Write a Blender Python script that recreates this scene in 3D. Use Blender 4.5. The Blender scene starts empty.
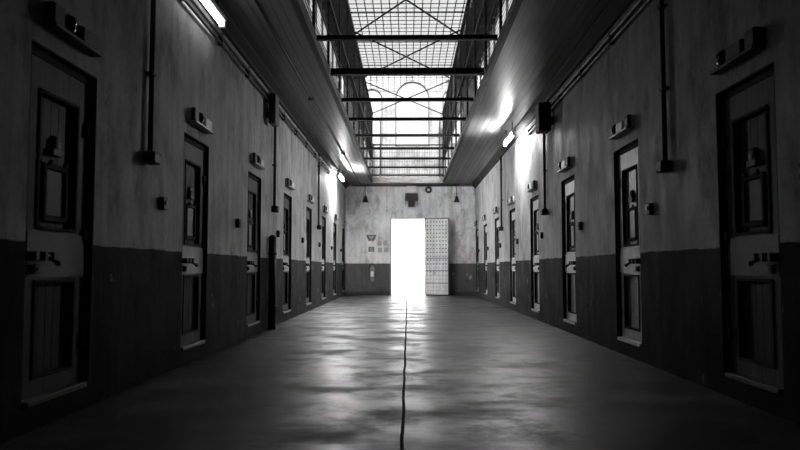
import bpy, math, random
from mathutils import Vector, Matrix
random.seed(7)
SC = bpy.context.scene
COL = SC.collection
PI = math.pi

# ------------------------------------------------------------------ camera, sky, sun, exposure
F = 708.0                         # focal length in pixels of an 800 px wide frame
H = 0.93                          # eye height
cam_d = bpy.data.cameras.new('camera')
cam_d.sensor_width = 36.0
cam_d.lens = F * 36.0 / 800.0
cam_d.clip_end = 300
cam = bpy.data.objects.new('camera', cam_d)
COL.objects.link(cam)
cam.location = (0, 0, H)
cam.rotation_euler = (math.radians(90) + math.atan(43.0 / F), 0, math.atan(8.0 / F))
SC.camera = cam

world = bpy.data.worlds.new('sky')
SC.world = world
world.use_nodes = True
bg = world.node_tree.nodes['Background']
bg.inputs[0].default_value = (1, 1, 1, 1)
bg.inputs[1].default_value = 9.5

sun_d = bpy.data.lights.new('sun', 'SUN')
sun_d.energy = 72.0
sun_d.angle = math.radians(3)
sun = bpy.data.objects.new('sun', sun_d)
COL.objects.link(sun)
sun.rotation_euler = (math.radians(90 - 18), 0, 0)   # low behind the viewer, through the skylight onto the end wall

SC.view_settings.view_transform = 'Standard'
SC.view_settings.look = 'None'
SC.view_settings.gamma = 1.0
SC.view_settings.exposure = -0.15
SC.view_settings.use_curve_mapping = False

# ------------------------------------------------------------------ dimensions
XL, XR = -2.15, 2.32              # side walls
YB, YE = -2.5, 24.3               # back wall, end wall
ZC = 3.80                         # corridor ceiling
ZG = 3.88                         # gallery floor
ZR = 7.55                         # roof
OX0, OX1, OY0, OY1 = -1.19, 1.17, 7.1, 23.35   # opening in the ceiling
DADO = 1.09
SILL, DTOP = 0.14, 2.24
DW = 0.86
LEFT = [3.98 + 2.73 * k for k in range(8)]       # near edges of the left doors
RIGHT = [4.36 + 2.735 * k for k in range(8)]
RIGHT[7] = 23.36
RIGHT[0] = 4.44
LEFT[0] = 3.95

# ------------------------------------------------------------------ helpers
class MB:
    def __init__(s):
        s.v = []; s.f = []; s.m = []; s.sm = []
    def _add(s, vs, fs, mi=0, smooth=False):
        b = len(s.v)
        s.v += [tuple(p) for p in vs]
        for f in fs:
            s.f.append([b + i for i in f]); s.m.append(mi); s.sm.append(smooth)
        return s
    def box(s, x0, x1, y0, y1, z0, z1, mi=0, bev=0.0):
        if bev <= 0:
            vs = [(x0,y0,z0),(x1,y0,z0),(x1,y1,z0),(x0,y1,z0),(x0,y0,z1),(x1,y0,z1),(x1,y1,z1),(x0,y1,z1)]
            return s._add(vs, [(3,2,1,0),(4,5,6,7),(0,1,5,4),(1,2,6,5),(2,3,7,6),(3,0,4,7)], mi)
        # box with chamfered edges: convex hull of 24 points
        import bmesh
        bm = bmesh.new()
        for x, sx in ((x0,1),(x1,-1)):
            for y, sy in ((y0,1),(y1,-1)):
                for z, sz in ((z0,1),(z1,-1)):
                    bm.verts.new((x, y+sy*bev, z+sz*bev)); bm.verts.new((x+sx*bev, y, z+sz*bev)); bm.verts.new((x+sx*bev, y+sy*bev, z))
        bmesh.ops.convex_hull(bm, input=bm.verts)
        bmesh.ops.recalc_face_normals(bm, faces=bm.faces)
        bm.verts.index_update()
        vs = [v.co.copy() for v in bm.verts]; fs = [[v.index for v in f.verts] for f in bm.faces]
        bm.free()
        return s._add(vs, fs, mi)
    def tube(s, p0, p1, r, n=10, mi=0, r1=None, smooth=True):
        p0 = Vector(p0); p1 = Vector(p1); d = (p1 - p0).normalized()
        a = Vector((0,0,1)) if abs(d.z) < .9 else Vector((1,0,0))
        u = d.cross(a).normalized(); w = d.cross(u)
        r1 = r if r1 is None else r1
        vs = [p0 + (u*math.cos(2*PI*i/n) + w*math.sin(2*PI*i/n))*r for i in range(n)]
        vs += [p1 + (u*math.cos(2*PI*i/n) + w*math.sin(2*PI*i/n))*r1 for i in range(n)]
        s._add(vs, [(i, (i+1) % n, n+(i+1) % n, n+i) for i in range(n)], mi, smooth)
        b = len(s.v) - 2*n
        s.f.append([b+i for i in range(n)][::-1]); s.m.append(mi); s.sm.append(False)
        s.f.append([b+n+i for i in range(n)]); s.m.append(mi); s.sm.append(False)
        return s
    def path(s, pts, r, n=8, mi=0):
        for a, b in zip(pts[:-1], pts[1:]): s.tube(a, b, r, n, mi)
        for p in pts[1:-1]: s.ball(p, r*1.02, 8, 6, mi)
        return s
    def ball(s, c, r, n=16, k=10, mi=0, sc=(1,1,1), z0=-1.0, z1=1.0):
        vs = []; fs = []
        for j in range(k+1):
            t = math.asin(max(-1, min(1, z0))) + (math.asin(z1) - math.asin(z0))*j/k
            for i in range(n):
                vs.append((c[0]+r*sc[0]*math.cos(t)*math.cos(2*PI*i/n), c[1]+r*sc[1]*math.cos(t)*math.sin(2*PI*i/n), c[2]+r*sc[2]*math.sin(t)))
        for j in range(k):
            for i in range(n):
                fs.append((j*n+i, j*n+(i+1) % n, (j+1)*n+(i+1) % n, (j+1)*n+i))
        return s._add(vs, fs, mi, True)
    def lathe(s, c, prof, n=20, mi=0, axis='z'):
        vs = []; fs = []
        for (r, h) in prof:
            for i in range(n):
                a = 2*PI*i/n
                p = {'z': (r*math.cos(a), r*math.sin(a), h), 'y': (r*math.cos(a), h, r*math.sin(a)), 'x': (h, r*math.cos(a), r*math.sin(a))}[axis]
                vs.append((c[0]+p[0], c[1]+p[1], c[2]+p[2]))
        for j in range(len(prof)-1):
            for i in range(n):
                fs.append((j*n+i, j*n+(i+1) % n, (j+1)*n+(i+1) % n, (j+1)*n+i))
        return s._add(vs, fs, mi, True)
    def prism(s, pts, y0, y1, mi=0):         # polygon in x,z pushed along y
        n = len(pts)
        vs = [(x, y0, z) for x, z in pts] + [(x, y1, z) for x, z in pts]
        fs = [list(range(n)), list(range(2*n-1, n-1, -1))] + [(i, n+i, n+(i+1) % n, (i+1) % n) for i in range(n)]
        return s._add(vs, fs, mi)
    def build(s, name, mats, parent=None, loc=(0,0,0), rz=0.0, fix=True):
        me = bpy.data.meshes.new(name)
        me.from_pydata(s.v, [], s.f)
        mats = mats if isinstance(mats, (list, tuple)) else [mats]
        for m in mats: me.materials.append(m)
        for p, mi, sm in zip(me.polygons, s.m, s.sm):
            p.material_index = mi; p.use_smooth = sm
        if fix:
            import bmesh
            bm = bmesh.new(); bm.from_mesh(me)
            bmesh.ops.recalc_face_normals(bm, faces=bm.faces)
            bm.to_mesh(me); bm.free()
        me.update()
        o = bpy.data.objects.new(name, me)
        COL.objects.link(o)
        o.parent = parent
        o.location = loc; o.rotation_euler = (0, 0, rz)
        return o

def tag(o, label=None, cat=None, group=None, kind=None):
    if label: o['label'] = label
    if cat: o['category'] = cat
    if group: o['group'] = group
    if kind: o['kind'] = kind
    return o

def empty(name, loc=(0,0,0), rz=0.0):
    o = bpy.data.objects.new(name, None)
    COL.objects.link(o)
    o.empty_display_size = .1
    o.location = loc; o.rotation_euler = (0, 0, rz)
    return o

def copy_tree(o, parent=None):
    c = o.copy(); COL.objects.link(c)
    c.parent = parent
    for ch in list(o.children):
        copy_tree(ch, c)
    return c

ORD = ['first', 'second', 'third', 'fourth', 'fifth', 'sixth', 'seventh', 'eighth']

# ------------------------------------------------------------------ materials
def g(v): return (v, v, v, 1)

class NT:
    def __init__(s, name):
        s.m = bpy.data.materials.new(name); s.m.use_nodes = True
        s.t = s.m.node_tree; s.n = s.t.nodes; s.p = s.n['Principled BSDF']
    def node(s, typ, **kw):
        n = s.n.new(typ)
        for k, v in kw.items(): setattr(n, k, v)
        return n
    def link(s, a, b): s.t.links.new(a, b)
    def pos(s):
        return s.node('ShaderNodeNewGeometry').outputs['Position']
    def scaled(s, src, sx, sy, sz):
        m = s.node('ShaderNodeVectorMath', operation='MULTIPLY')
        s.link(src, m.inputs[0]); m.inputs[1].default_value = (sx, sy, sz)
        return m.outputs[0]
    def noise(s, vec, scale, detail=6, rough=.55):
        n = s.node('ShaderNodeTexNoise')
        s.link(vec, n.inputs['Vector']); n.inputs['Scale'].default_value = scale
        n.inputs['Detail'].default_value = detail; n.inputs['Roughness'].default_value = rough
        return n.outputs['Fac']
    def ramp(s, fac, stops):
        r = s.node('ShaderNodeValToRGB')
        s.link(fac, r.inputs[0])
        e = r.color_ramp.elements
        while len(e) < len(stops): e.new(.5)
        for el, (p, v) in zip(e, stops):
            el.position = p; el.color = g(v)
        return r.outputs[0]
    def math(s, op, a, b=None, clamp=False):
        n = s.node('ShaderNodeMath', operation=op); n.use_clamp = clamp
        for i, x in enumerate((a, b)):
            if x is None: continue
            if isinstance(x, (int, float)): n.inputs[i].default_value = x
            else: s.link(x, n.inputs[i])
        return n.outputs[0]
    def mix(s, f, a, b, mode='MIX'):
        n = s.node('ShaderNodeMix', data_type='RGBA', blend_type=mode)
        if isinstance(f, (int, float)): n.inputs[0].default_value = f
        else: s.link(f, n.inputs[0])
        for k, x in ((6, a), (7, b)):
            if isinstance(x, (int, float)): n.inputs[k].default_value = g(x)
            else: s.link(x, n.inputs[k])
        return n.outputs[2]
    def bump(s, h, strength=.3, dist=.01):
        b = s.node('ShaderNodeBump')
        b.inputs['Strength'].default_value = strength; b.inputs['Distance'].default_value = dist
        s.link(h, b.inputs['Height']); s.link(b.outputs[0], s.p.inputs['Normal'])
    def out(s, col=None, rough=None, metal=None):
        for k, x in (('Base Color', col), ('Roughness', rough), ('Metallic', metal)):
            if x is None: continue
            if isinstance(x, (int, float)):
                s.p.inputs[k].default_value = g(x) if k == 'Base Color' else x
            else: s.link(x, s.p.inputs[k])
        return s.m

def plain(name, v, rough=.5, metal=0.0, var=.25, scale=14):
    t = NT(name)
    n = t.noise(t.pos(), scale, 5)
    return t.out(t.ramp(n, [(.25, v*(1-var)), (.75, v*(1+var))]), rough, metal)

def plaster(name, up=.39, low=.034, dado=True, end=False):
    t = NT(name)
    P = t.pos()
    blot = t.noise(P, 1.3, 8, .62)
    streak = t.noise(t.scaled(P, 7, 7, .5), 1.0, 6, .6)
    fine = t.noise(P, 22, 6, .65)
    c = t.ramp(blot, [(.30, up*.72), (.50, up), (.72, up*1.15)])
    c = t.mix(.65, c, t.ramp(streak, [(.30, .55), (.52, 1.0), (.8, 1.1)]), 'MULTIPLY')
    c = t.mix(.9, c, t.ramp(t.noise(t.scaled(P, 1, 1, .6), 3.2, 9, .68), [(.34, .45), (.48, .95), (.7, 1.15)]), 'MULTIPLY')
    c = t.mix(.6, c, t.ramp(fine, [(.28, .6), (.5, 1.0)]), 'MULTIPLY')
    ch = t.noise(t.scaled(P, 2.0, 2.0, 1.2), 2.6, 8, .7)
    c = t.mix(t.ramp(ch, [(.66, 0), (.69, .75)]), c, up*.35)             # chipped spots
    if dado:
        sep = t.node('ShaderNodeSeparateXYZ'); t.link(P, sep.inputs[0])
        wob = t.math('MULTIPLY', t.math('SUBTRACT', t.noise(P, 3, 3), .5), .035)
        z = t.math('ADD', sep.outputs[2], wob)
        f = t.math('MULTIPLY', t.math('SUBTRACT', DADO, z), 90, True)
        d = t.mix(.8, t.ramp(t.noise(P, 2.2, 8, .65), [(.3, low*.6), (.6, low*1.25)]),
                  t.ramp(streak, [(.3, .6), (.55, 1), (.8, 1.3)]), 'MULTIPLY')
        peel = t.ramp(t.noise(t.scaled(P, 1, 1, .7), 4.5, 9, .7), [(.63, 0), (.66, .6)])
        d = t.mix(peel, d, up*.55)
        c = t.mix(f, c, d)
        t.link(t.math('SUBTRACT', .20, t.math('MULTIPLY', f, .19)), t.p.inputs['Specular IOR Level'])
    lump = t.noise(t.scaled(P, 1, 1, .5), 4.0, 7, .6)
    r = t.ramp(lump, [(.3, .75), (.7, .52)])
    t.p.inputs['Specular IOR Level'].default_value = .28
    t.bump(t.math('ADD', t.math('ADD', blot, lump), t.math('MULTIPLY', fine, .2)), .4, .02)
    return t.out(c, r)

M = {}
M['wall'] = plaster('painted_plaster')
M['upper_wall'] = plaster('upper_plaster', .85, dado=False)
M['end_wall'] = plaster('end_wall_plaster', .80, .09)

# ceiling boards run along the corridor
t = NT('ceiling_boards'); P = t.pos()
sep = t.node('ShaderNodeSeparateXYZ'); t.link(P, sep.inputs[0])
bx = t.math('MULTIPLY', sep.outputs[0], 1/.115)
fr = t.math('FRACT', t.math('ADD', bx, 100))
idx = t.math('FLOOR', t.math('ADD', bx, 100))
wn = t.node('ShaderNodeTexWhiteNoise', noise_dimensions='1D'); t.link(idx, wn.inputs[1])
board = t.ramp(wn.outputs[0], [(0, .13), (1, .22)])
grain = t.ramp(t.noise(t.scaled(P, 20, .7, 1), 1.5, 6), [(.3, .65), (.7, 1.1)])
c = t.mix(.9, board, grain, 'MULTIPLY')
groove = t.math('GREATER_THAN', fr, .91)
c = t.mix(groove, c, .02)
t.bump(t.math('SUBTRACT', 1, groove), .6, .01)
M['boards'] = t.out(c, .38)

# concrete floor
t = NT('worn_concrete'); P = t.pos()
sep = t.node('ShaderNodeSeparateXYZ'); t.link(P, sep.inputs[0])
big = t.noise(t.scaled(P, 1.0, .8, 1), .8, 8, .6)
mid = t.noise(t.scaled(P, 1, .9, 1), 2.1, 9, .66)
fine = t.noise(P, 30, 6, .7)
c = t.ramp(big, [(.32, .018), (.50, .045), (.70, .07)])
c = t.mix(.85, c, t.ramp(mid, [(.32, .3), (.5, .95), (.75, 1.4)]), 'MULTIPLY')
c = t.mix(.5, c, t.ramp(fine, [(.3, .6), (.6, 1.1)]), 'MULTIPLY')
wob = t.math('MULTIPLY', t.math('SUBTRACT', t.noise(t.scaled(P, 0, 1, 0), 1.2, 4), .5), .03)
sx = t.math('ABSOLUTE', t.math('ADD', t.math('ADD', sep.outputs[0], .032), wob))
seam = t.math('LESS_THAN', sx, t.math('ADD', .007, t.math('MULTIPLY', mid, .006)))
fy = t.math('FRACT', t.math('MULTIPLY', t.math('ADD', sep.outputs[1], t.math('MULTIPLY', wob, .4)), 1/2.73))
joint = t.math('LESS_THAN', fy, .0035)
stain = t.ramp(t.noise(t.scaled(P, .7, 1.3, 1), 1.3, 8, .62), [(.50, 0), (.70, .9)])
c = t.mix(stain, c, .05)
c = t.mix(t.math('MULTIPLY', joint, .6), c, .03)
c = t.mix(seam, c, .004)
r = t.ramp(mid, [(.30, .62), (.5, .38), (.72, .27)])
r = t.mix(stain, r, .78)
r = t.mix(seam, r, 1.0)
h = t.math('ADD', t.math('MULTIPLY', mid, .8), t.math('MULTIPLY', fine, .2))
h = t.math('SUBTRACT', h, t.math('MULTIPLY', seam, 2.0))
t.bump(h, .3, .008)
M['floor'] = t.out(c, r)

# cell door paint
def door_paint(name, v, rough=.42):
    t = NT(name); P = t.pos()
    grain = t.noise(t.scaled(P, 26, 26, 1.1), 1.4, 6, .6)
    worn = t.noise(P, 4.5, 8, .7)
    c = t.ramp(grain, [(.3, v*.6), (.55, v), (.8, v*1.25)])
    c = t.mix(t.ramp(worn, [(.60, 0), (.66, .6)]), c, v*.35)
    t.bump(grain, .25, .006)
    return t.out(c, rough)
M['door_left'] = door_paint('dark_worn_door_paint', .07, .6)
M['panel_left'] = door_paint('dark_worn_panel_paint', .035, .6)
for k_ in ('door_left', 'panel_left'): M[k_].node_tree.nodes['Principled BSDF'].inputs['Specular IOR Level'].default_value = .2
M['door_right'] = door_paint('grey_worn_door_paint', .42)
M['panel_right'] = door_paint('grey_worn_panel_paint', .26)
M['plate_left'] = plain('dark_lock_rail_steel', .14, .5, .1, .35, 9)
M['frame'] = door_paint('dark_frame_paint', .02, .8)
M['frame'].node_tree.nodes['Principled BSDF'].inputs['Specular IOR Level'].default_value = .15
M['door_metal'] = plain('lock_rail_steel', .22, .45, .1, .35, 9)
M['iron'] = plain('black_iron', .018, .6, 0)
M['steel'] = plain('dull_steel', .12, .4, .7)
M['black'] = plain('black_paint', .012, .6)
M['grey_box'] = plain('grey_enamel', .20, .4)
M['white_box'] = plain('white_enamel', .62, .4, 0, .1)
M['dark_glass'] = plain('dark_lens_glass', .02, .08)
M['sill'] = plain('threshold_stone', .10, .3, 0, .2, 8)
M['roof_wood'] = door_paint('roof_timber', .05, .6)
M['mesh'] = plain('mesh_wire', .03, .5, .3)
M['bar'] = plain('roof_bar_steel', .16, .5, .2)
M['white_leaf'] = door_paint('pale_door_paint', .85, .7)
M['hole'] = plain('rivet_black', .02, .5)
M['sign'] = plain('sign_grey', .10, .5)
M['paper'] = plain('note_paper', .34, .6, 0, .1)
M['ext'] = plain('extinguisher_paint', .28, .18, 0, .1)
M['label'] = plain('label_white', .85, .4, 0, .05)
M['ground'] = plain('yard_paving', .6, .8, 0, .15, 2)

def glass(name, tv):
    t = NT(name)
    tr = t.node('ShaderNodeBsdfTransparent'); tr.inputs[0].default_value = g(tv)
    gl = t.node('ShaderNodeBsdfGlossy'); gl.inputs['Roughness'].default_value = .03
    mx = t.node('ShaderNodeMixShader'); mx.inputs[0].default_value = .05
    t.link(tr.outputs[0], mx.inputs[1]); t.link(gl.outputs[0], mx.inputs[2])
    t.link(mx.outputs[0], t.n['Material Output'].inputs[0])
    return t.m
M['glass'] = glass('window_glass', .42)            # each pane has two faces
M['tinted_glass'] = glass('tinted_skylight_glass', .32)  # tint added to hold down the sky's brightness through the panes

def emis(name, s):
    t = NT(name); t.p.inputs['Base Color'].default_value = g(.8)
    t.p.inputs['Emission Color'].default_value = (1, 1, 1, 1); t.p.inputs['Emission Strength'].default_value = s
    return t.m
M['tube_near'] = emis('lit_tube_near', 10)
M['tube_right'] = emis('lit_tube_right', 520)
M['tube_far'] = emis('lit_tube_far', 1200)

def S(o, label, cat): return tag(o, label, cat, None, 'structure')

# ------------------------------------------------------------------ structure
S(MB().box(XL-.3, XR+.3, YB-.3, YE+.3, -.2, 0).build('floor', M['floor']),
  'worn grey concrete floor with a dark lengthwise seam', 'floor')
S(MB().box(-30, 30, YE+.3, 90, -.22, -.02).build('ground', M['ground']),
  'sunlit yard paving outside the far doorway', 'ground')

SY0, SY1, SZ0, SZ1 = 9.0, 23.9, 6.62, 7.50     # long clerestory strips of the upper gallery
def side_wall(name, x0, x1, doors, label):
    b = MB(); ys = YB
    for d in doors:
        b.box(x0, x1, ys, d, 0, ZC)
        b.box(x0, x1, d, d+DW, DTOP, ZC)
        b.box(x0, x1, d, d+DW, 0, SILL)
        ys = d+DW
    b.box(x0, x1, ys, YE, 0, ZC)
    u0, u1 = (x1-.07, x1) if x1 < 0 else (x0, x0+.07)      # the gallery storey is thinned so the clerestory strips show bright
    x0, x1 = u0, u1
    b.box(x0, x1, YB, YE, ZC, SZ0, 1); b.box(x0, x1, YB, YE, SZ1, ZR, 1)
    b.box(x0, x1, YB, SY0, SZ0, SZ1, 1); b.box(x0, x1, SY1, YE, SZ0, SZ1, 1)
    S(b.build(name, [M['wall'], M['upper_wall']]), label, 'wall')
side_wall('wall_left', XL-.3, XL, LEFT, 'left corridor wall, stained plaster over a dark painted dado')
side_wall('wall_right', XR, XR+.3, RIGHT, 'right corridor wall, streaked plaster over a dark painted dado')
S(MB().box(XL-.3, XR+.3, YB-.3, YB, 0, ZR).build('wall_back', M['wall']), 'plain plaster wall behind the viewer', 'wall')

# end wall with doorway and three arched windows above
DX0, DX1, DZ = -.56, .60, 2.62
WINS = [(-.44, .75, 5.13, 7.42), (-1.62, -.88, 5.2, 7.16), (1.20, 1.94, 5.2, 7.16)]
def end_wall():
    import bmesh
    b = MB()
    y0, y1 = YE, YE+.3
    b.box(XL-.3, DX0, y0, y1, 0, DZ); b.box(DX1, XR+.3, y0, y1, 0, DZ)
    b.box(XL-.3, XR+.3, y0, y1, DZ, 5.13)
    # upper band between window columns
    cols = sorted(WINS)
    xs = XL-.3
    for (a, c, zb, zt) in cols:
        b.box(xs, a, y0, y1, 5.13, ZR+.1, 1)
        if zb > 5.13: b.box(a, c, y0, y1, 5.13, zb, 1)
        r = (c-a)/2; cx = (a+c)/2; zs = zt-r; n = 14
        for i in range(n):
            a0 = PI - PI*i/n; a1 = PI - PI*(i+1)/n
            p = [(cx+r*math.cos(a0), zs+r*math.sin(a0)), (cx+r*math.cos(a1), zs+r*math.sin(a1))]
            b.prism([p[0], p[1], (p[1][0], ZR+.1), (p[0][0], ZR+.1)], y0, y1, 1)
        xs = c
    b.box(xs, XR+.3, y0, y1, 5.13, ZR+.1, 1)
    # shallow blocked-arch moulding above the doorway
    cx, hw, rise = (DX0+DX1)/2, .66, .28
    R = (hw*hw+rise*rise)/(2*rise); zc = DZ+.36+rise-R
    n = 16; aa = math.asin(hw/R)
    pts = [(cx+R*math.sin(-aa+2*aa*i/n), zc+R*math.cos(-aa+2*aa*i/n)) for i in range(n+1)]
    for p, q in zip(pts[:-1], pts[1:]):
        b.prism([p, q, (q[0], q[1]+.05), (p[0], p[1]+.05)], y0-.03, y0+.01)
    b.box(cx-hw-.05, cx-hw, y0-.03, y0+.01, DZ-.1, DZ+.38); b.box(cx+hw, cx+hw+.05, y0-.03, y0+.01, DZ-.1, DZ+.38)
    return b.build('wall_end', [M['end_wall'], M['upper_wall']])
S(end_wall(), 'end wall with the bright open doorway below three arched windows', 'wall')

for k, (a, c, zb, zt) in enumerate(WINS):
    w = empty('window_%d' % (k+1), ((a+c)/2, YE+.12, zb))
    S(w, ['tall middle arched window in the upper end wall', 'smaller arched window left of the tall middle window', 'smaller arched window right of the tall middle window'][k], 'window')
    r = (c-a)/2; hgt = zt-zb; fb = MB()
    fb.box(-r, -r+.045, -.03, .03, 0, hgt-r); fb.box(r-.045, r, -.03, .03, 0, hgt-r); fb.box(-r, r, -.03, .03, 0, .05)
    n = 16
    for i in range(n):
        a0 = PI*i/n; a1 = PI*(i+1)/n
        fb.prism([(r*math.cos(a0), hgt-r+r*math.sin(a0)), (r*math.cos(a1), hgt-r+r*math.sin(a1)),
                  ((r-.045)*math.cos(a1), hgt-r+(r-.045)*math.sin(a1)), ((r-.045)*math.cos(a0), hgt-r+(r-.045)*math.sin(a0))], -.03, .03)
    fb.build('window_frame', M['bar'], w)
    pane = [(-r+.03, .03), (r-.03, .03)] + [((r-.03)*math.cos(PI*i/n), hgt-r+(r-.03)*math.sin(PI*i/n)) for i in range(n+1)]
    MB().prism(pane, -.004, .004).build('window_pane', M['glass'], w)

# corridor ceiling = gallery floor with a long opening
b = MB()
b.box(XL, OX0, YB, YE, ZC, ZG); b.box(OX1, XR, YB, YE, ZC, ZG)
b.box(OX0, OX1, YB, OY0, ZC, ZG); b.box(OX0, OX1, OY1, YE, ZC, ZG)
S(b.build('ceiling', M['boards']), 'boarded timber ceiling around the long opening', 'ceiling')
# dark trim round the opening
b = MB()
for xx, s in ((OX0, 1), (OX1, -1)):
    b.box(min(xx-.06*s, xx+.012*s), max(xx-.06*s, xx+.012*s), OY0, OY1, ZC-.02, ZG+(.06 if s > 0 else .005))
S(b.build('trim_1', M['iron']), 'dark iron edging along both long sides of the ceiling opening', 'trim')
S(MB().box(OX0, OX1, OY1-.04, OY1+.05, ZC-.05, ZG+.04).box(OX0, OX1, OY1-.30, OY1-.22, ZC+.04, ZG+.02).build('trim_2', M['white_box']),
  'pale edging board across the far end of the ceiling opening', 'trim')
# cornices
for nm, x, s, lb in (('trim_3', XL, 1, 'timber cornice at the top of the left wall'), ('trim_4', XR, -1, 'timber cornice at the top of the right wall')):
    b = MB()
    pts = [(x, ZC), (x+s*.13, ZC), (x+s*.12, ZC-.03), (x+s*.05, ZC-.09), (x+s*.04, ZC-.13), (x, ZC-.14)]
    b.prism(pts, YB, YE)
    S(b.build(nm, M['frame']), lb, 'trim')
S(MB().box(XL, XR, YE-.05, YE, ZC-.07, ZC).build('trim_5', M['grey_box']), 'narrow cornice along the top of the end wall', 'trim')
S(MB().box(XL, DX0-.05, YE-.025, YE, 0, .13).build('baseboard_left', M['black']), 'black baseboard on the end wall left of the doorway', 'baseboard')
S(MB().box(DX1+.05, XR, YE-.025, YE, 0, .13).build('baseboard_right', M['black']), 'black baseboard on the end wall right of the doorway', 'baseboard')

# roof: solid timber, glazed in its middle over the far half
GX0, GX1, GY0, GY1 = -1.50, 1.62, 12.3, YE
b = MB()
b.box(XL-.07, GX0, YB, YE, ZR, ZR+.12); b.box(GX1, XR+.07, YB, YE, ZR, ZR+.12); b.box(GX0, GX1, YB, GY0, ZR, ZR+.12)
y = 6.0
while y < YE:
    b.box(XL, GX0, y, y+.07, ZR-.12, ZR); b.box(GX1, XR, y, y+.07, ZR-.12, ZR)
    y += .6
S(b.build('roof', M['roof_wood']), 'dark timber roof above the upper gallery', 'roof')
sk = empty('window_4', ((GX0+GX1)/2, (GY0+GY1)/2, ZR))
S(sk, 'gridded glass skylight in the roof over the upper gallery', 'skylight')
hx, hy = (GX1-GX0)/2, (GY1-GY0)/2
MB().box(-hx, hx, -hy, hy, .05, .058).build('window_pane', M['tinted_glass'], sk)
b = MB()
n = 15
for i in range(n+1):
    x = -hx + 2*hx*i/n; w = .0135
    b.box(x-w, x+w, -hy, hy, 0, .012)
n = 40
for i in range(n+1):
    y = -hy + 2*hy*i/n; w = .07 if i % 8 == 3 else .033
    b.box(-hx, hx, y-w, y+w, 0, .006)
b.build('glazing_bars', M['bar'], sk)

for nm, x, lb in (('window_5', XL-.035, 'left'), ('window_6', XR+.035, 'right')):
    w = empty(nm, (x, (SY0+SY1)/2, SZ0))
    S(w, 'long low clerestory window high in the %s wall of the upper gallery' % lb, 'window')
    L = (SY1-SY0)/2; hh = SZ1-SZ0
    b = MB().box(-.03, .03, -L, L, 0, .035).box(-.03, .03, -L, L, hh-.035, hh)
    for i in range(13): b.box(-.03, .03, max(-L, -L+2*L*i/12-.025), min(L, -L+2*L*i/12+.025), .035, hh-.035)
    b.build('window_frame', M['bar'], w)
    MB().box(-.004, .004, -L+.01, L-.01, .02, hh-.02).build('window_pane', M['tinted_glass'], w)

# ------------------------------------------------------------------ crossbeams over the opening
for k, y in enumerate([8.8, 10.42, 12.1, 13.7, 15.4, 17.1, 18.7, 20.35, 22.1]):
    w, h = (.036, .055) if k != 1 else (.055, .09)
    bb = MB().box(OX0+.036, OX1-.036, -w, w, 0, .014).box(OX0+.036, OX1-.036, -.008, .008, .014, h-.014).box(OX0+.036, OX1-.036, -w, w, h-.014, h)
    o = bb.build('crossbeam', M['iron'], None, (0, y, ZC+.01))
    tag(o, 'black iron crossbeam spanning the ceiling opening, %s' % (
        ['nearest one in view', 'thickest one, second in view', 'third in view', 'fourth in view', 'fifth in view', 'sixth in view', 'seventh in view', 'eighth in view', 'farthest one before the end wall'][k]),
        'beam', 'iron crossbeams over the opening')

# ------------------------------------------------------------------ wire mesh fences of the gallery
ZF = 6.08
FH = ZF - ZG
def wire_panel(L, Hh, sp=.10, w=.0028):
    b = MB(); n = int(L/sp)
    for i in range(1, n):
        y = L*i/n; b.box(-w, w, y-w, y+w, .56, Hh)      # the lowest strip has lengthwise wires only
    n = int(Hh/.07)
    for i in range(1, n):
        z = Hh*i/n; b.box(-w, w, 0, L, z-w, z+w)
    return b
LP = 1.66
proto = None
for side, x, lb in ((0, OX0, 'left'), (1, OX1, 'right')):
    f = empty('mesh_fence', (x, OY0, ZG+.0))
    tag(f, 'tall black wire mesh fence along the %s side of the ceiling opening' % lb, 'fence', 'gallery mesh fences')
    n = 10; s = 1 if side == 0 else -1
    for i in range(n+1):
        yy = i*LP if i < n else OY1-OY0-.05
        MB().box(-.018, .018, -.018, .018, 0, FH).build('post', M['iron'], f, (-s*.0, yy, 0))
    for i in range(n):
        L = LP if i < n-1 else OY1-OY0-.05-(n-1)*LP
        if proto is None or i == n-1:
            p = wire_panel(L, FH).build('mesh_panel', M['mesh'], f, (0, i*LP, 0))
            if proto is None: proto = p
        else:
            p = proto.copy(); COL.objects.link(p); p.parent = f; p.location = (0, i*LP, 0)
        if i >= 1:
            z0, z1 = (1.05, FH-.05) if i % 2 else (FH-.05, 1.05)
            MB().tube((-s*.04, 0.03, z0), (-s*.04, L-.03, z1), .02, 6).build('brace', M['iron'], f, (0, i*LP, 0))
    MB().box(-.035, .035, 0, OY1-OY0-.02, FH-.06, FH).build('top_rail', M['iron'], f)
    MB().box(-.01, .01, 0, OY1-OY0-.02, .55, .58).build('lower_rail', M['iron'], f)
    MB().box(-.03, .03, 0, OY1-OY0-.02, 1.02, 1.08).build('middle_rail', M['iron'], f)

# railing across the far end of the opening
f = empty('end_railing', (0, OY1+.02, ZG+.04))
tag(f, 'wire mesh railing across the far end of the ceiling opening', 'railing')
b = MB()
for i in range(1, 28): b.box(OX0+i*.083-.003, OX0+i*.083+.003, -.003, .003, 0, 1.1)
for i in range(1, 8): b.box(OX0, OX1, -.003, .003, i*.14-.003, i*.14+.003)
b.build('mesh_panel', M['mesh'], f)
MB().box(OX0, OX1, -.02, .02, 1.08, 1.12).build('top_rail', M['iron'], f)
for x in (-.92, 1.06): MB().box(x-.02, x+.02, -.02, .02, 0, 2.0).build('post', M['iron'], f)

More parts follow.
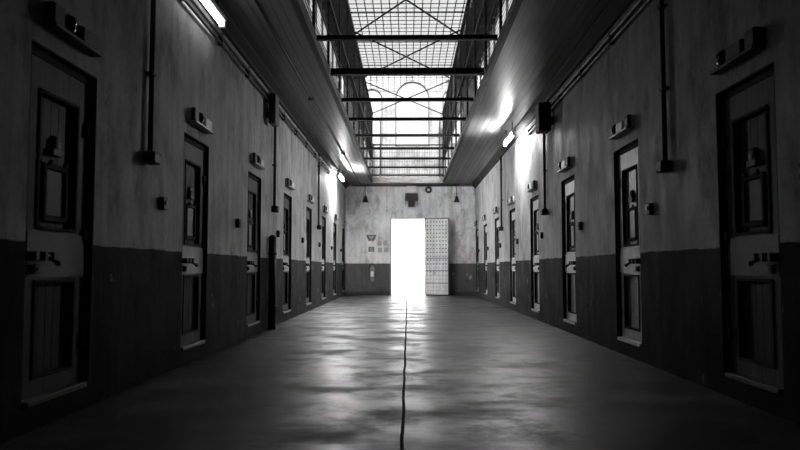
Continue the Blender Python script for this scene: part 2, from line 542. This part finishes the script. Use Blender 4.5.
# roof bracing rods: crossed pairs between the tops of the fences
def brace(yc, hl, z, label):
    e = empty('cross_brace', (0, yc, z))
    tag(e, label, 'brace', 'crossed iron tie rods')
    x0, x1 = OX0+.05, OX1-.05
    MB().tube((x0, -hl, 0), (x1, hl, 0), .018, 8).build('tie_rod', M['iron'], e)
    MB().tube((x0, hl, .035), (x1, -hl, .035), .018, 8).build('tie_rod', M['iron'], e)
brace(13.0, 2.0, ZF-.14, 'crossed iron tie rods nearest the viewer, meeting at the top of the view')
brace(16.9, 1.85, ZF-.05, 'crossed iron tie rods in the middle of the opening, seen against the skylight grid')
brace(21.0, 2.0, ZF-.10, 'crossed iron tie rods nearest the arched windows')

# ------------------------------------------------------------------ cell doors
def make_door(s):
    """local: x along the wall, -y towards the corridor, z up from the sill. s = sign of x on the camera side"""
    e = empty('door_0')
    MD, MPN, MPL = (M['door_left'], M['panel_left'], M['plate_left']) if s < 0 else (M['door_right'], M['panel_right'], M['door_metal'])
    hw = DW/2; hh = DTOP-SILL
    # frame lines the recess
    b = MB()
    b.box(-hw, -hw+.065, .035, .28, 0, hh); b.box(hw-.065, hw, .035, .28, 0, hh); b.box(-hw+.055, hw-.055, .035, .28, hh-.06, hh)
    b.box(-hw, -hw+.012, .0, .035, 0, hh); b.box(hw-.012, hw, .0, .035, 0, hh); b.box(-hw, hw, .0, .035, hh-.012, hh)
    b.build('door_frame', M['frame'], e)
    MB().box(-hw+.055, hw-.055, -.012, .12, -.0, .035, 0, .004).build('threshold', M['sill'], e)
    # leaf with recessed panels: stiles and rails in front of a back board
    w = hw-.068; z0, z1 = .04, hh-.065
    yb, yf = .10, .05
    P1 = (1.02, 1.86); P2 = (.14, .72)
    b = MB()
    b.box(-w, w, yb, yb+.03, z0, z1)
    b.box(-w, -w+.11, yf, yb, z0, z1); b.box(w-.11, w, yf, yb, z0, z1)
    b.box(-w+.11, w-.11, yf, yb, P1[1], z1); b.box(-w+.11, w-.11, yf, yb, P2[1], P1[0]); b.box(-w+.11, w-.11, yf, yb, z0, P2[0])
    leaf = b.build('door_leaf', MD, e, (0, -.01, 0))
    for (a, c) in (P1, P2):
        b = MB(); i = .11
        for k in range(5):
            x = -w+i+.015+(2*w-2*i-.03)*k/5
            b.box(x+.003, x+(2*w-2*i-.03)/5-.003, yb-.018, yb+.002, a+.015, c-.015)
        b.build('panel', MPN, leaf)
    b = MB()     # dark bead round the upper panel
    i = w-.11
    for (a, c) in (P1, P2):
        b.box(-i, i, yf-.008, yf+.02, c-.02, c); b.box(-i, i, yf-.008, yf+.02, a, a+.02)
        b.box(-i, -i+.02, yf-.008, yf+.02, a, c); b.box(i-.02, i, yf-.008, yf+.02, a, c)
    b.build('bead', M['frame'], leaf)
    # inspection hatch in the upper panel
    b = MB()
    b.box(-.15, .15, .055, .085, 1.08, 1.11); b.box(-.15, .15, .055, .085, 1.40, 1.43)
    b.box(-.15, -.12, .055, .085, 1.08, 1.43); b.box(.12, .15, .055, .085, 1.08, 1.43)
    b.build('hatch_frame', M['frame'], leaf)
    MB().box(-.12, .12, .070, .085, 1.11, 1.40, 0, .006).build('hatch_flap', MPL, leaf)
    b = MB(); b.lathe((0, .085, 1.56), [(0, -.03), (.045, -.028), (.06, -.01), (.065, .01)], 18, 0, 'y')
    b.box(-.06, .06, .05, .085, 1.49, 1.53)
    b.build('peephole', M['black'], leaf)
    b = MB()
    for x in (-.09, .09): b.ball((x, .05, 1.44), .016, 10, 6)
    b.build('hatch_catch', M['steel'], leaf)
    # steel lock rail, bolt and staple
    MB().box(-w+.005, w-.005, yf-.012, yf, .735, 1.0).build('lock_plate', MPL, leaf)
    b = MB()
    b.tube((s*(w-.24), yf-.045, .86), (s*(w+.035), yf-.045, .86), .016, 10)
    for k in (.22, .12, .02): b.box(s*(w-k)-.016, s*(w-k)+.016, yf-.07, yf-.01, .835, .885)
    b.tube((s*(w-.17), yf-.04, .86), (s*(w-.17), yf-.11, .82), .011, 8); b.ball((s*(w-.17), yf-.112, .818), .018, 10, 6)
    b.build('bolt', M['black'], leaf)
    b = MB(); b.box(s*(w-.09)-.035, s*(w-.09)+.035, yf-.035, yf-.01, .755, .81, 0, .005)
    b.tube((s*(w-.09), yf-.04, .782), (s*(w-.09), yf-.034, .782), .012, 10)
    b.build('lock', M['black'], leaf)
    for z in (.30, 1.0, 1.72):
        MB().tube((-s*(w-.004), yf-.012, z-.05), (-s*(w-.004), yf-.012, z+.05), .014, 10).build('hinge', M['iron'], leaf)
    return e

# bulkhead fitting above each door, call box beside it
def make_fitting(s, u):
    e = empty('bulkhead_lamp')
    MB().box(-.32, .32, -.035, 0, -.02, .10, 0, .006).build('back_plate', M['white_box'], e)
    MB().box(-.32, .32, -.085, 0, -.045, -.022, 0, .004).build('tray', M['grey_box'], e)
    b = MB(); b.box(-s*.17-.11, -s*.17+.11, -.07, -.03, -.02, .085, 0, .01) if s < 0 else b.box(-.10, .13, -.07, -.03, -.02, .085, 0, .01)
    b.build('gear_box', M['white_box'], e)
    b = MB(); b.box(s*.25-.07, s*.25+.07, -.07, -.02, -.022, .105, 0, .012); b.build('end_cap', M['black'], e)
    L = MB(); L.lathe((s*u, -.02, .045), [(.06, 0), (.06, -.03), (.045, -.055), (0, -.065)], 20, 0, 'y'); L.build('lens', M['dark_glass'], e)
    b = MB()
    for a in (0, PI/2):
        c, q = math.cos(a), math.sin(a)
        pts = [(s*u+.066*c*k, -.03-.045*math.cos(k*PI/2*.95), .045+.066*q*k) for k in (-1, -.6, 0, .6, 1)]
        b.path(pts, .005, 6)
    b.build('guard', M['steel'], e)
    return e
def make_call():
    e = empty('call_box')
    MB().box(-.05, .05, -.045, 0, -.055, .055, 0, .008).build('housing', M['black'], e)
    MB().tube((0, -.044, .005), (0, -.056, .005), .02, 14).build('button', M['steel'], e)
    return e

n_door = 0; todo_dark = []
for side, edges, x, rz, s, off in (('left', LEFT, XL, PI/2, -1, .60), ('right', RIGHT, XR, -PI/2, 1, .36)):
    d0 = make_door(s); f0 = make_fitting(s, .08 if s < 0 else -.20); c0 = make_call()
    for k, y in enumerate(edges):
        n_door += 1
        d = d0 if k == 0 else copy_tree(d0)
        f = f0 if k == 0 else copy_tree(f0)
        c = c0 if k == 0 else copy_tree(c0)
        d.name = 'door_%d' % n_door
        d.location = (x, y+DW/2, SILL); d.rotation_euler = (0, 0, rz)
        where = '%s from the viewer along the %s wall' % (ORD[k], side)
        S(d, 'panelled cell door with hatch and bolt, ' + where, 'door'); d['group'] = 'cell doors along the %s wall' % side
        def repaint(o, swap):
            for sl in (o.material_slots if o.type == 'MESH' else []):
                if sl.material.name in swap:
                    m2 = swap[sl.material.name]; sl.link = 'OBJECT'; sl.material = m2
            for ch in o.children: repaint(ch, swap)
        if k == 0:                               # the two nearest doors and their lamps get the dark materials
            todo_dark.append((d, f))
        if side == 'right' and k == 1:          # pale colour on this sill stands in for a slit of light
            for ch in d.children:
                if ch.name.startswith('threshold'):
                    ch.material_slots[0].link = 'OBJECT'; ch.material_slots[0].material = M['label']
        f.location = (x, y+DW/2, 2.40); f.rotation_euler = (0, 0, rz)
        tag(f, 'bulkhead lamp on a pale tray above the %s cell door of the %s wall' % (ORD[k], side), 'lamp', 'bulkhead lamps above the cell doors')
        c.location = (x, y-off+.0, 1.49); c.rotation_euler = (0, 0, rz)
        tag(c, 'small black call box just before the %s cell door of the %s wall' % (ORD[k], side), 'switch', 'call boxes beside the cell doors')

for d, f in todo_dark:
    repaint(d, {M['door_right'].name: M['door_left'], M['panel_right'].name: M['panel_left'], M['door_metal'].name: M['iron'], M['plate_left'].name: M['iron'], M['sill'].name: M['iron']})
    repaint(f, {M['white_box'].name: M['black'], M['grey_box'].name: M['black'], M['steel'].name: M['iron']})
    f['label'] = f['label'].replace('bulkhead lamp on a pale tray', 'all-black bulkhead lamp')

# ------------------------------------------------------------------ conduits
def wall_conduit(x, s, y, z0, label):
    e = empty('wall_conduit', (x, y, z0))
    tag(e, label, 'conduit', 'vertical conduits down the side walls')
    MB().tube((s*.035, 0, .03), (s*.035, 0, ZC-.14-z0), .022, 12).build('pipe', M['iron'], e)
    MB().box(min(0, s*.10), max(0, s*.10), -.075, .075, -.05, .05, 0, .012).build('junction_box', M['iron'], e)
    for z in (.7, 1.45):
        MB().box(min(0, s*.06), max(0, s*.06), -.04, .04, z-.012, z+.012).build('clip', M['iron'], e)
for side, x, s, ys in (('left', XL, 1, (5.74, 11.15, 16.7)), ('right', XR, -1, (6.27, 11.8, 17.3))):
    for k, y in enumerate(ys):
        wall_conduit(x, s, y, 1.83 + .03*k, 'dark conduit down the %s wall to a junction box, %s' % (side, ['nearest the viewer', 'middle of three', 'farthest and thinnest of three'][k]))

for side, x, s in (('left', XL, 1), ('right', XR, -1)):
    e = empty('cable_pipe', (x+s*.004, 0, ZC-.30))
    tag(e, 'pair of dark cable pipes running high along the %s wall' % side, 'pipe', 'cable pipes high on the side walls')
    y1 = 13.6 if side == 'right' else 19.4
    MB().tube((s*.034, -2, .05), (s*.034, y1, .05), .02, 10).build('pipe', M['iron'], e)
    MB().tube((s*.03, -2, -.03), (s*.03, y1, -.03), .015, 10).build('pipe', M['iron'], e)
    y = -1.6
    while y < y1:
        MB().box(min(0, s*.055), max(0, s*.055), y-.015, y+.015, -.06, .085).build('clip', M['iron'], e)
        y += 1.35

# conduit across the ceiling boards on the left, with small round boxes
e = empty('ceiling_conduit', (-1.63, 2, ZC)); tag(e, 'thin dark conduit with round boxes along the left ceiling boards', 'conduit')
MB().tube((0, -2, -.016), (0, 22.2, -.016), .014, 8).build('pipe', M['iron'], e)
for y in (4.0, 9.8, 15.6): MB().lathe((0, y, -.04), [(0, 0), (.05, 0), (.055, .02), (.055, .04)], 16).build('round_box', M['iron'], e)

# dark speakers high on both walls
for side, x, s, y in (('left', XL, 1, 10.65), ('right', XR, -1, 11.25)):
    e = empty('wall_speaker', (x, y, 3.2)); tag(e, 'black box speaker mounted high on the %s wall' % side, 'speaker', 'high wall speakers')
    MB().box(min(0, s*.05), max(0, s*.05), -.05, .05, .02, .14).build('bracket', M['iron'], e)
    MB().box(min(s*.05, s*.25), max(s*.05, s*.16), -.15, .15, -.10, .36, 0, .015).build('cabinet', M['black'], e)
    MB().box(-.13, .13, -.006, 0, -.075, .275).build('grille', M['iron'], e, (s*.105, -.15, 0)).scale = (.38, 1, 1.1)

# tall dark standpipe against the left wall
e = empty('standpipe', (XL+.07, 10.85, 0)); tag(e, 'tall black standpipe with rounded top against the left wall', 'pipe')
MB().tube((0, 0, 0), (0, 0, 1.38), .06, 20).ball((0, 0, 1.38), .06, 20, 6, 0, (1, 1, 1), 0, 1).build('pipe', M['black'], e)
for z in (.35, 1.15): MB().lathe((0, 0, z), [(.061, -.02), (.068, -.02), (.068, .02), (.061, .02)], 20).build('collar', M['iron'], e)

# ------------------------------------------------------------------ fluorescent fittings
def batten(x, y0, L, z, mat, label):
    e = empty('fluorescent_lamp', (x, y0, z)); tag(e, label, 'lamp', 'fluorescent lamps under the ceiling')
    MB().box(-.045, .045, 0, L, .035, .09, 0, .008).build('housing', M['white_box'], e)
    MB().tube((0, .05, 0), (0, L-.05, 0), .026, 14).build('tube', mat, e)
    for y in (0, L-.04): MB().box(-.035, .035, y, y+.04, -.035, .035, 0, .006).build('tube_holder', M['white_box'], e)
    for y in (.2, L-.2): MB().tube((0, y, .09), (0, y, ZC-z), .012, 8).build('hanger', M['iron'], e)
batten(XL+.13, 6.3, 1.25, 3.57, M['tube_near'], 'lit fluorescent lamp high by the left wall, cut by the top of the view')
batten(2.05, 13.6, 1.25, 3.52, M['tube_right'], 'lit fluorescent lamp hung high beside the right wall')
batten(-1.93, 19.6, 1.25, 3.52, M['tube_far'], 'lit fluorescent lamp high at the far end of the left side')

# ------------------------------------------------------------------ end wall furniture
def px(u, v, y=YE):       # a point on the end wall from a measured position
    return ((u-408)/F*y, H+(268-v)/F*y)

# open door leaf, studded, swung against the wall to the right
d = empty('door_17', (DX1+.0, YE-.03, 0), -math.radians(16))
S(d, 'tall pale studded door standing open to the right of the bright doorway', 'door')
LW, LH = .82, 2.62
leaf = MB().box(0, LW, -.05, 0, .03, LH, 0, .004).build('door_leaf', M['white_leaf'], d)
b = MB()
for i in range(7):
    for j in range(19):
        x = .09+i*(LW-.18)/6; z = .16+j*(LH-.28)/18
        b.ball((x, -.052, z), .024 if j > 6 else .015, 8, 4, 0, (1, .6, 1))
b.build('studs', M['hole'], leaf)
b = MB()
for z in (.42, .84, 1.26): b.box(.02, LW-.02, -.056, -.05, z-.014, z+.014)
b.build('strap', M['grey_box'], leaf)
MB().box(-.012, .02, -.06, .01, .03, LH+.01).box(LW-.02, LW+.012, -.06, .01, .03, LH+.01).box(0, LW, -.06, .01, LH-.02, LH+.02).build('edge_iron', M['steel'], leaf)
for z in (.5, 2.1): MB().tube((0, .02, z-.07), (0, .02, z+.07), .02, 10).build('hinge', M['iron'], leaf)

S(MB().box(DX0-.05, DX0, YE-.02, YE+.3, 0, DZ+.05).box(DX1, DX1+.03, YE-.0, YE+.3, 0, DZ+.05).box(DX0, DX1, YE-.02, YE+.3, DZ, DZ+.05).build('trim_6', M['white_box']),
  'pale frame lining the bright doorway', 'trim')

# fire extinguisher
x, _ = px(372.5, 270); e = empty('fire_extinguisher', (x, YE-.10, .46)); tag(e, 'fire extinguisher hung on the end wall left of the doorway', 'fire extinguisher')
MB().lathe((0,0,0), [(0,0),(.07,0),(.085,.02),(.085,.44),(.07,.5),(.03,.54),(.028,.57),(0,.57)], 24).build('cylinder', M['ext'], e)
b = MB(); b.box(-.02,.02,-.03,.03,.57,.62); b.box(-.02,.02,-.15,.03,.63,.65); b.box(-.02,.02,-.13,.0,.60,.612); b.build('valve', M['black'], e)
b = MB(); b.path([(0,-.02,.6),(-.08,-.05,.58),(-.115,-.04,.45),(-.11,-.03,.25),(-.10,-.03,.12)], .014, 8); b.tube((-.10,-.03,.14),(-.10,-.03,.02),.012,10,0,.026); b.build('hose', M['black'], e)
MB().box(-.05,.05,-.088,-.06,.18,.36).build('paper_label', M['label'], e)
MB().box(-.09,.09,.06,.10,.30,.34).box(-.09,.09,.06,.10,.06,.1).build('bracket', M['iron'], e)

# signs
x, z = px(371.3, 238)
e = MB().prism([(-.18,.11),(.18,.11),(.10,-.10),(-.10,-.10)], -.012, 0).build('wall_sign', M['sign'], None, (x, YE, z))
tag(e, 'dark tapered sign pointing down above the fire extinguisher', 'sign')
MB().prism([(-.10,.07),(.10,.07),(0,-.07)], -.016, -.012).build('sign_mark', M['paper'], e)
x, z = px(371.3, 249.3)
e = MB().box(-.10,.10,-.012,0,-.085,.085,0,.004).build('wall_sign', M['sign'], None, (x, YE, z))
tag(e, 'small dark square sign with pale round mark between tapered sign and extinguisher', 'sign')
MB().tube((0,-.012,0),(0,-.017,0),.055,18).tube((0,-.017,0),(0,-.02,0),.03,14,1).build('sign_mark', [M['paper'], M['sign']], e)
for u, v, lb in ((379.5,243.5,'upper left'),(385.5,243,'upper right'),(380,250,'lower left'),(386,250,'lower right')):
    x, z = px(u, v)
    o = MB().box(-.07,.07,-.004,0,-.08,.08).build('paper_notice', M['paper'], None, (x, YE, z))
    tag(o, 'small faded notice between signs and doorway, %s of four' % lb, 'notice', 'faded notices on the end wall')

# box with hanging lamp over the doorway
x, z = px(411.5, 189.3)
e = empty('junction_box', (x, YE, z)); tag(e, 'white junction box high above the bright doorway', 'box')
MB().box(-.17, .17, -.16, 0, -.12, .11, 0, .012).build('housing', M['label'], e)
x, z = px(411.5, 198)
e = empty('flood_lamp', (x, YE, z)); tag(e, 'black unlit flood lamp hung below the white box above the doorway', 'lamp')
MB().box(-.21, .21, -.24, 0, -.09, .14, 0, .01).build('hood', M['black'], e)
MB().box(-.11, .11, -.30, -.06, -.32, -.09, 0, .012).build('housing', M['black'], e)
MB().box(-.09, .09, -.305, -.298, -.29, -.13).build('lens', M['dark_glass'], e)
for s in (-1, 1): MB().box(s*.21-.01, s*.21+.01, -.2, -.16, -.26, .02).build('bracket', M['iron'], e)
x, z = px(428.5, 190)
e = empty('alarm_bell', (x, YE, z)); tag(e, 'round black alarm bell right of the white box above the doorway', 'bell')
MB().lathe((0,0,0), [(.05, 0), (.05, -.06), (.12, -.06), (.12, -.09), (.10, -.13), (.06, -.15), (0, -.15)], 28, 0, 'y').build('gong', M['black'], e)
MB().ball((0,-.155,0), .045, 12, 8).build('cap_nut', M['white_box'], e)
# pipe across the end wall
x0, z = px(352, 185.5); x1, _ = px(458, 185.5)
e = MB().tube((x0, YE-.07, z), (x1, YE-.07, z), .017, 10).build('end_pipe', M['iron']); e.name = 'horizontal_pipe'
tag(e, 'thin dark pipe running across the top of the end wall', 'pipe')
for u, lb in ((365, 'left'), (456.3, 'right')):
    x, z = px(u, 186)
    e = empty('hanging_lamp', (x, YE-.12, z)); tag(e, 'small unlit lamp in dark bell shade hanging on the end wall, %s of the doorway' % lb, 'lamp', 'bell lamps on the end wall')
    MB().path([(0, .09, 0), (0, .0, -.1), (.0, 0, -.22), (.02, 0, -.36)], .011, 8).build('arm', M['iron'], e)
    MB().path([(-.06, 0, -.24), (-.07, 0, -.36), (0, 0, -.42)], .007, 6).build('cord', M['iron'], e)
    MB().lathe((.01, 0, -.50), [(.03, .14), (.045, .12), (.06, .05), (.105, -.06), (.1, -.06), (.04, .05), (0, .06)], 20).build('shade', M['black'], e)
    MB().ball((.01, 0, -.53), .04, 12, 8).build('bulb', M['white_box'], e)
